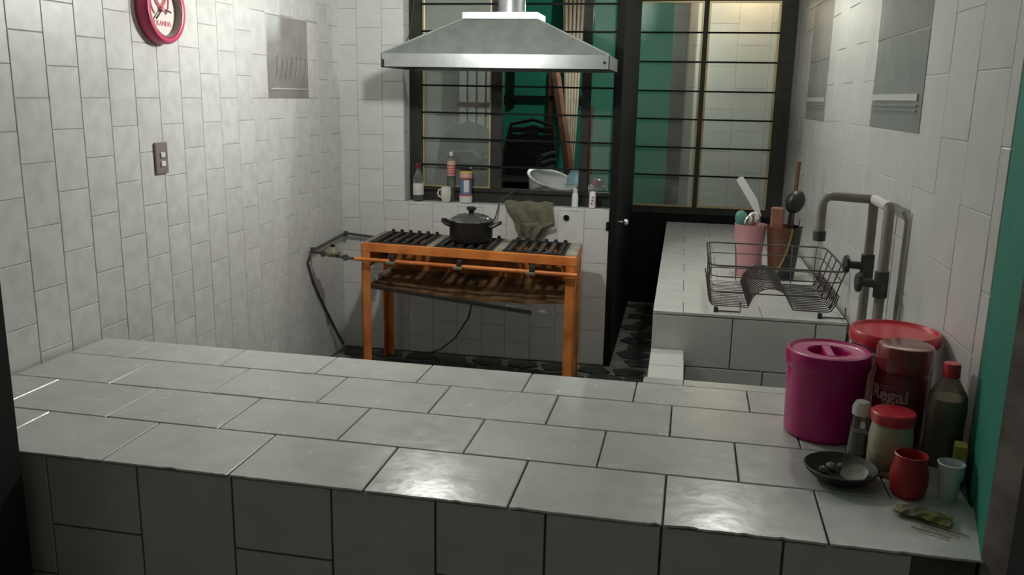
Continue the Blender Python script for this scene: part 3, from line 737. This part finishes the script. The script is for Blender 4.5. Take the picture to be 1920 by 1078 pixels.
def spoon_head(c, rx, rz, m, thick=.010, tilt=0):
    def f(t):
        mb = MB(); mb.lathe([(0, -thick), (rx*.5, -thick*.85), (rx*.85, -thick*.45), (rx, 0), (rx*.85, thick*.2), (rx*.4, -thick*.3), (0, -thick*.45)], (0, 0, 0), 20, 'y')
        Mx = Matrix.Translation(c) @ Matrix.Rotation(tilt, 4, 'Y') @ Matrix.Diagonal((1, 1, rz/rx, 1))
        mb.v = [tuple(Mx @ Vector(v)) for v in mb.v]; mb.build('head', m, t, True)
    return f
utensil('plastic_spatula', 'long pale plastic spatula sticking up from the pink tumbler', 'spatula', (2.362, -.25, SB+.012), [(0, 0, 0), (.035, 0, .25), (.034, .0, .30)], .006, WHITEP,
    lambda t: MB().add([(.024, -.004, .30), (.044, -.004, .302), (.018, -.004, .385), (-.062, -.004, .500), (-.082, -.004, .497), (-.094, -.004, .480), (.024, .004, .30), (.044, .004, .302), (.018, .004, .385), (-.062, .004, .500), (-.082, .004, .497), (-.094, .004, .480)],
        [(0, 1, 2, 3, 4, 5), (11, 10, 9, 8, 7, 6)]+[(i, (i+1) % 6, 6+(i+1) % 6, 6+i) for i in range(6)]).build('blade', WHITEP, t))
utensil('green_spoon', 'sea green plastic spoon in the pink tumbler', 'spoon', (2.335, -.285, SB+.012), [(0, 0, 0), (-.020, -.01, .25)], .006, GREENP, spoon_head((-.028, -.01, .285), .034, .048, GREENP, .014, -.3))
utensil('serving_spoon', 'steel serving spoon with broad bowl in the pink tumbler', 'spoon', (2.352, -.28, SB+.012), [(0, 0, 0), (.005, -.005, .25)], .005, CHROME, spoon_head((.012, -.01, .285), .034, .042, CHROME, .012, .2))
utensil('table_spoon', 'shiny narrow spoon standing between green and steel spoons', 'spoon', (2.345, -.30, SB+.012), [(0, 0, 0), (-.005, -.015, .24)], .004, CHROME, spoon_head((-.008, -.018, .275), .020, .036, CHROME, .008, .25))
utensil('black_ladle', 'black plastic ladle rising from the printed canister', 'ladle', (2.53, -.29, SB+.012), [(0, 0, 0), (.012, -.01, .24), (.016, -.015, .33)], .010, BAKE, spoon_head((.030, -.03, .388), .047, .060, BAKE, .03, .35))
utensil('wooden_spoon_handle', 'brown wooden stick standing tallest in the printed canister', 'stick', (2.55, -.26, SB+.012), [(0, 0, 0), (.012, .02, .3), (.022, .03, .585)], .011, BROWNW)
utensil('wooden_masher', 'reddish wooden masher block in the printed canister', 'masher', (2.50, -.30, SB+.012), [(0, 0, 0), (-.012, 0, .24)], .010, BROWNW,
    lambda t: MB().rbox((-.052, -.02, .24), (.012, .02, .355), .008).build('block', mat('red_wood', (.30, .13, .085), .6, var=.3), t))
utensil('steel_knife', 'short steel blade leaning at the right of the printed canister', 'knife', (2.56, -.32, SB+.012), [(0, 0, 0), (.03, 0, .25), (.034, 0, .30)], .005, CHROME)

# ---- tap pipes
tp = thing('tap_pipes', 'grey water pipes with bent spout and two valves at right wall', 'tap', (2.655, -1.66, 0)); ot = (2.655, -1.66, 0)
x1 = 2.655; y1_, y2_ = -1.66, -1.895; zt = 1.208
MB().tube([(x1, y1_, .0), (x1, y1_, zt-.02), (x1-.004, y1_, zt-.005), (x1-.02, y1_, zt)], .0165, 14).build('riser', PIPEG, tp, True, ot)
MB().tube([(x1-.02, y1_, zt), (x1-.14, y1_, zt+.006), (x1-.158, y1_, zt+.002), (x1-.170, y1_, zt-.014), (x1-.172, y1_, zt-.03), (x1-.172, y1_, zt-.125)], .0165, 14).build('spout', PIPEG, tp, True, ot)
MB().lathe([(0, -.03), (.021, -.03), (.022, -.026), (.022, .004), (.018, .006)], (x1-.172, y1_, zt-.125), 16).build('spout_end', RUSTPIPE, tp, True, ot)
MB().tube([(x1, y2_, .0), (x1, y2_, zt-.012), (x1, y2_+.012, zt)], .0165, 14).build('riser', PIPEG, tp, True, ot)
MB().tube([(x1, y2_+.004, zt), (x1, y1_-.01, zt)], .0175, 14).build('bridge_pipe', PIPEW, tp, True, ot)
MB().tube([(2.70, -1.93, 0.2), (2.702, -1.93, 1.17), (2.69, -1.925, 1.20)], .006, 8).build('riser_shadow', PIPEG, tp, True, ot)  # slim tubes stand in for the risers' shadow lines on the wall
MB().tube([(2.70, -1.74, 0.2), (2.702, -1.74, 1.19)], .006, 8).build('riser_shadow', PIPEG, tp, True, ot)
for yy, zz, dd in ((y1_, .968, -1), (y2_, .952, -1)):
    v = MB().lathe([(.018, -.045), (.023, -.043), (.023, .043), (.018, .045)], (x1, yy, zz), 14).tube([(x1, yy, zz), (x1-.06, yy, zz+.004)], .014, 10).build('valve', RUSTPIPE, tp, True, ot)
    MB().lathe([(.008, 0), (.028, -.002), (.034, .004), (.034, .012), (.028, .016), (.008, .014)], (x1-.078, yy, zz+.004), 8, 'x').build('valve_handle', BAKE, v, False, ot)

# ---- things standing at the right end of the counter
bk = thing('lidded_bucket', 'magenta plastic bucket with lid on the counter end', 'bucket', (2.392, -2.575, CT))
MB().lathe([(0, .002), (.090, .002), (.096, .008), (.101, .18), (.101, .205), (.095, .205), (.090, .19), (0, .19)], n=48).build('body', MAGENTA, bk, True)
ldb = MB().lathe([(.100, .188), (.1055, .189), (.107, .193), (.107, .222), (.104, .230), (.098, .232), (.092, .227), (.088, .225), (.054, .226), (.052, .222), (.050, .208), (0, .208)], n=48).build('lid', MAGENTA, bk, True)
MB().rbox((-.012, -.051, .206), (.012, .051, .227), .004).build('lid_grip', MAGENTA, ldb)

tb = thing('food_tub', 'large dark labelled tub with red lid against the right wall', 'tub', (2.592, -2.395, CT))
MB().lathe([(0, .0), (.098, .0), (.102, .006), (.109, .225), (0, .225)], n=48).build('body', TUBB, tb, True)
MB().lathe([(.108, .215), (.1165, .217), (.118, .222), (.118, .246), (.115, .250), (.110, .250), (.105, .243), (0, .243)], n=48).build('lid', REDP, tb, True)
MB().rbox((-.075, -.092, .17), (-.045, -.082, .20), .003).build('label_patch', PAPER, tb)

jr = thing('red_jar', 'dark red plastic jar with white lettering before the large tub', 'jar', (2.567, -2.625, CT))
MB().lathe([(0, 0), (.058, 0), (.064, .008), (.067, .05), (.067, .19), (.060, .207), (.058, .21), (0, .21)], n=40).build('body', REDDK, jr, True)
MB().lathe([(.0595, .205), (.0665, .207), (.068, .213), (.068, .262), (.064, .270), (.055, .273), (0, .270)], n=40).build('lid', REDLID, jr, True)
rj = .0682
A0 = math.atan2(-4.86+2.625, 1.985-2.567)-.44
text_mesh('Regal', .046, 'lettering', mat('jar_print', (.55, .30, .32), .5), jr, lambda v: Vector(((rj+v.z)*math.cos(A0+v.x/rj), (rj+v.z)*math.sin(A0+v.x/rj), .136+v.y)), .0012)
for dz in (.165, .172): MB().tube([((rj-.0004)*math.cos(A0+a), (rj-.0004)*math.sin(A0+a), dz-.010*a*a) for a in [(-.6+.15*k) for k in range(9)]], .0010, 5).build('print_line', mat('jar_line', (.35, .16, .17), .5), jr, True)

bt = lathe_thing('drink_bottle', 'clear plastic bottle of brownish liquid with red cap', 'bottle', (2.652, -2.715, CT),
    [('body', [(0, 0), (.040, 0), (.044, .006), (.044, .12), (.046, .14), (.043, .175), (.030, .20), (.018, .218), (.017, .232), (0, .232)], PET),
     ('contents', [(0, .003), (.039, .004), (.0425, .01), (.0425, .12), (.044, .14), (.041, .17), (0, .171)], LIQ),
     ('cap', [(.0195, .222), (.020, .224), (.020, .252), (.018, .256), (0, .256)], REDP)], n=28)
my = lathe_thing('mayonnaise_jar', 'cream coloured jar with bright red lid before the red jar', 'jar', (2.512, -2.800, CT),
    [('body', [(0, 0), (.040, 0), (.046, .006), (.048, .05), (.050, .085), (.046, .12), (.042, .128), (0, .128)], MAYO),
     ('label', [(.0486, .018), (.0493, .019), (.0503, .055), (.0497, .056)], mat('jar_label', (.36, .31, .18), .5, col2=(.10, .09, .06), scale=35)),
     ('lid', [(.044, .126), (.049, .127), (.050, .130), (.050, .150), (.047, .153), (0, .152)], REDP)], n=32)
sbt = lathe_thing('salt_shaker', 'slim clear salt shaker squeezed between bucket and cream jar', 'shaker', (2.452, -2.745, CT),
    [('body', [(0, 0), (.026, 0), (.027, .003), (.021, .09), (.019, .115), (.018, .125), (0, .125)], PETC),
     ('contents', [(0, .02), (.024, .021), (.021, .075), (0, .076)], mat('salt', (.45, .45, .43), .9)),
     ('base', [(0, .0005), (.0275, .0005), (.027, .02), (0, .0205)], REDDK),
     ('cap', [(.0195, .118), (.022, .12), (.022, .138), (.016, .152), (.006, .156), (0, .156)], WHITEP)], n=24)
rc = lathe_thing('red_sugar_pot', 'small round bright red pot at the counter edge', 'pot', (2.528, -2.925, CT),
    [('body', [(0, 0), (.030, 0), (.036, .008), (.041, .035), (.040, .058), (.034, .080), (.033, .095), (.036, .098), (.033, .099), (.030, .09), (.036, .055), (.034, .02), (0, .012)], mat('red_glaze', (.42, .022, .025), .35, var=.2, scale=10))], n=32)
lathe_thing('white_cup', 'small white disposable cup next to the teal wall', 'cup', (2.612, -2.925, CT),
    [('body', [(0, 0), (.019, 0), (.020, .003), (.027, .082), (.029, .086), (.026, .087), (.019, .006), (0, .006)], WHITEP)], n=24)
ds = thing('stone_dish', 'dark shallow stone dish holding scraps on the counter', 'dish', (2.392, -2.875, CT))
MB().lathe([(0, 0), (.045, 0), (.060, .008), (.080, .026), (.084, .034), (.080, .036), (.066, .022), (.045, .012), (0, .010)], n=36).build('body', ASH, ds, True)
jl = tag(MB().lathe([(0, 0), (.030, 0), (.031, .003), (.030, .008), (.027, .006), (0, .005)], (0, 0, 0), 24).build('jar_lid', mat('dull_tin', (.28, .27, .22), .4, var=.4, scale=30), None, True), 'pale tin jar lid lying in the dark dish', 'lid')
jl.location = (2.420, -2.892, CT+.022); jl.rotation_euler = (.35, -.25, 0)
for k, (dx, dy, s_) in enumerate(((-.018, .02, .013), (.006, .03, .010), (-.038, .0, .011))):
    o = MB().lathe([(0, -s_*.8), (s_*.7, -s_*.5), (s_, 0), (s_*.6, s_*.6), (0, s_*.8)], (0, 0, 0), 9).build('garlic_clove', mat('clove%d' % k, (.30, .29, .26), .7, var=.4, scale=60), None, True)
    o.location = (2.392+dx, -2.875+dy, CT+.012+s_*.8); o.rotation_euler = (.4*k, .3, k)
    tag(o, ['dull grey scrap lying at the middle of the dark dish', 'dull grey scrap lying at the back of the dark dish', 'dull grey scrap lying at the left of the dark dish'][k], 'scrap')
pkx = thing('spice_packet', 'crumpled olive yellow packet lying by the red pot', 'packet', (2.535, -3.035, CT), -.42)
vs = []; fs = []
for i in range(9):
    for j in range(5):
        vs.append((-.055+.11*i/8, -.022+.044*j/4+random.uniform(-.003, .003), .004+(.012*math.sin(PI*i/8)*math.sin(PI*j/4)+random.uniform(0, .006))))
for i in range(8):
    for j in range(4): fs.append((i*5+j, (i+1)*5+j, (i+1)*5+j+1, i*5+j+1))
o = MB().add(vs, fs).build('wrapper', OLIVE, pkx); sm = o.modifiers.new('thick', 'SOLIDIFY'); sm.thickness = .003
for k in range(3):
    o = tag(MB().tube([(0, 0, 0), (.075, .004*k, 0)], .0016, 6).build('toothpick', WOOD_L, None), ['thin wooden toothpick nearest the counter edge by the packet', 'thin wooden toothpick in the middle beside the packet', 'thin wooden toothpick closest to the teal wall'][k], 'toothpick', 'toothpicks by the packet')
    o.location = (2.50+.022*k, -3.085+.012*k, CT+.002); o.rotation_euler = (0, 0, -.5-.1*k)
yb = thing('sachet_box', 'small yellow and cream box between bottle and teal wall', 'box', (2.668, -2.800, CT), -.2)
MB().rbox((-.013, -.02, 0), (.013, .02, .055), .002).build('body', CREAM, yb)
MB().rbox((-.0132, -.0202, .055), (.0132, .0202, .085), .002).build('flap', YELLOW, yb)

# ================================================================== PATIO THINGS
tbx = thing('patio_table', 'dark low patio table just outside the window', 'table', (.95, .28, 0))
MB().rbox((0, 0, .86), (.62, .62, .89), .004).build('top', BLACK, tbx)
for x, y in ((.02, .02), (.56, .02), (.02, .56), (.56, .56)): MB().box((x, y, 0), (x+.04, y+.04, .86)).build('leg', BLACK, tbx)
TT = .89
# white basin tilted
bs = thing('white_basin', 'white plastic basin tilted on its side outside the window', 'basin', (1.165, .52, TT+.042))
b_ = MB().lathe([(0, 0), (.115, 0), (.125, .01), (.15, .10), (.165, .105), (.163, .112), (.145, .108), (.118, .016), (0, .012)], (0, 0, 0), 40)
Mx = Matrix.Rotation(math.radians(17), 4, 'Y') @ Matrix.Rotation(math.radians(12), 4, 'X')
b_.v = [tuple(Mx @ Vector(v)) for v in b_.v]; b_.build('shell', WHITEP, bs, True)
bb = lathe_thing('blue_bowl', 'sky blue plastic bowl stacked outside behind the window post', 'bowl', (1.345, .60, TT+.0),
    [('body', [(0, 0), (.05, 0), (.055, .01), (.085, .10), (.09, .105), (.083, .105), (.05, .016), (0, .014)], WHITEP)])
o = thing('blue_scoop', 'sky blue scoop upside down in the pale bowl outside', 'scoop', (1.345, .60, TT+.106))
MB().lathe([(.075, 0), (.072, .04), (.05, .085), (0, .095)], n=24).build('shell', SKYBLUE, o, True)
wb2 = lathe_thing('pale_bowl', 'small pale bowl holding a red fruit outside the window', 'bowl', (1.482, .42, TT),
    [('body', [(0, 0), (.034, 0), (.038, .006), (.056, .115), (.060, .118), (.054, .118), (.036, .012), (0, .010)], WHITEP)])
lathe_thing('red_fruit', 'round red fruit sitting in the pale bowl outside', 'fruit', (1.488, .42, TT+.108),
    [('flesh', [(0, 0), (.02, .002), (.032, .016), (.034, .030), (.026, .048), (.012, .053), (0, .050)], REDP), ('stem', [(.003, .048), (.003, .062), (0, .062)], OLIVE)])
# stacked black chairs
def chair(lb):
    t = thing('stacking_chair', lb, 'chair', (0, 0, 0), 0, 'black chairs stacked in the patio')
    MB().rbox((-.20, -.20, .40), (.20, .20, .42), .008).build('seat', BAKE, t)
    MB().tube([(-.20, .20, .40), (-.20, .26, .62), (-.17, .30, .80), (0, .32, .84), (.17, .30, .80), (.20, .26, .62), (.20, .20, .40)], .014, 8).build('back_frame', BAKE, t, True)
    for zz in (.52, .60, .68, .76): MB().box((-.19, .215+(zz-.42)*.24, zz-.02), (.19, .23+(zz-.42)*.24, zz+.02)).build('back_slat', BAKE, t)
    for s_ in (-1, 1):
        MB().tube([(s_*.20, .25, .60), (s_*.225, .08, .61), (s_*.225, -.18, .60), (s_*.21, -.21, .55), (s_*.205, -.19, .41)], .014, 8).build('arm', BAKE, t, True)
        for yy in (-.17, .17): MB().tube([(s_*.185, yy, .41), (s_*.215, yy*1.2, 0)], .015, 8).build('leg', BAKE, t)
    return t
ords = ['bottom', 'second', 'third', 'fourth', 'fifth', 'sixth', 'seventh', 'eighth', 'ninth', 'tenth', 'topmost']
c0 = chair('black plastic armchair at the bottom of the patio stack')
for k in range(11):
    c = c0 if k == 0 else copy_tree(c0)
    c.location = (.80, 1.35+.012*k, .0+.052*k); c.rotation_euler = (0, 0, -.15+.02*((k*7) % 3))
    c['label'] = 'black plastic armchair, %s of the patio stack' % (ords[k]+(' from the floor' if 0 < k < 10 else ''))
# leaning timber, sheet, posts, sticks, rails
tag(MB().tube([(.99, 2.25, 0), (1.14, 2.2, .80), (.93, 2.3, 1.70), (.85, 2.35, 2.1)][1:] if False else [(1.22, 2.15, 0), (1.05, 2.25, 1.1), (.86, 2.40, 2.05)], .042, 6).build('timber_post', BROWNW, None), 'thick brown timber leaning on the teal patio wall', 'timber')
vs = []; fs = []
N_ = 24
for i in range(N_+1):
    t = i/N_
    for (zz, yy) in ((.55, 2.75), (2.6, 3.2)):
        vs.append((((.84+.21*t) if zz > 1 else (.99+.05*t)), yy+.012*math.sin(t*PI*10), zz))
for i in range(N_): fs.append((2*i, 2*i+2, 2*i+3, 2*i+1))
cs = MB().add(vs, fs).build('corrugated_sheet', CORR, None, True); sm = cs.modifiers.new('thick', 'SOLIDIFY'); sm.thickness = .008
tag(cs, 'tan corrugated sheet standing upright behind the timber', 'sheet')
tag(MB().tube([(1.14, 3.15, 0), (1.12, 3.3, 1.45)], .035, 8).build('wooden_pole', BROWNW, None), 'short brown pole leaning right of the corrugated sheet', 'pole')
tag(MB().tube([(.76, 3.25, 0), (.74, 3.34, 1.75)], .022, 8).build('broom_stick', mat('orange_stick', (.40, .13, .07), .6, var=.2), None), 'slim orange stick leaning on the teal wall', 'stick')
rr = thing('pipe_rail', 'dark two-bar rail fixed to the teal patio wall', 'rail', (.3, 3.30, 1.3))
for z in (.20, .55): MB().box((0, 0, z), (.75, .03, z+.04)).build('bar', BLACK, rr)
for x in (.05, .68): MB().box((x, .03, .12), (x+.03, .10, .65)).build('bracket', BLACK, rr)
# pale boards and tube chair seen through the left pane
bd = thing('slatted_screen', 'pale slatted wooden screen seen through the left pane', 'screen', (.03, 2.66, 0))
for k in range(5): MB().rbox((.055*k*1.5, 0, 0), (.055*k*1.5+.06, .02, 2.0), .003).build('slat', PAPER, bd)
for z in (1.44, 1.88): MB().box((-.02, -.012, z), (.40, 0, z+.035)).build('crossbar', BROWNW, bd)
tcx = thing('tube_chair', 'grey tubular chair with dark cushions seen through the left pane', 'chair', (.28, 1.5, 0))
MB().tube([(-.22, .2, 0), (-.22, .22, .8), (-.18, .24, 1.02), (-.08, .25, 1.10), (.10, .25, 1.10), (.20, .24, 1.02), (.24, .22, .8), (.24, .2, 0)], .014, 8).build('back_tube', CHAIRM, tcx, True)
MB().tube([(-.22, -.2, 0), (-.22, -.2, .72), (-.20, -.18, .80), (.20, -.18, .80), (.24, -.2, .72), (.24, -.2, 0)], .014, 8).build('front_tube', CHAIRM, tcx, True)
MB().rbox((-.20, -.20, .45), (.22, .20, .52), .02).build('seat', BAKE, tcx)
MB().rbox((-.18, .215, .62), (.20, .255, 1.02), .02).build('backrest', mat('dark_cushion', (.07, .08, .07), .8), tcx)
sf = thing('dark_bundle', 'dark grey cloth bundle heaped against the pale patio wall', 'bundle', (.20, 2.35, 0))
MB().lathe([(0, 1.32), (.14, 1.28), (.26, 1.15), (.30, .8), (.33, .3), (.30, 0), (0, 0)], (0, 0, 0), 18, sy=.7).build('cloth', mat('bundle_cloth', (.09, .10, .09), .95, var=.4, scale=8, bump=.5), sf, True)
bulb('patio_bulb', 'bare bulb lighting the teal patio beyond the window', (1.50, 1.95, 2.15), (.95, 1, .92), PATIO_STRENGTH, 2.9)
bulb('warm_patio_bulb', 'warm bulb above the tiled patio wall behind the glazed partition', (2.42, 2.10, 2.42), (1, .66, .38), WARM_STRENGTH, 2.9)
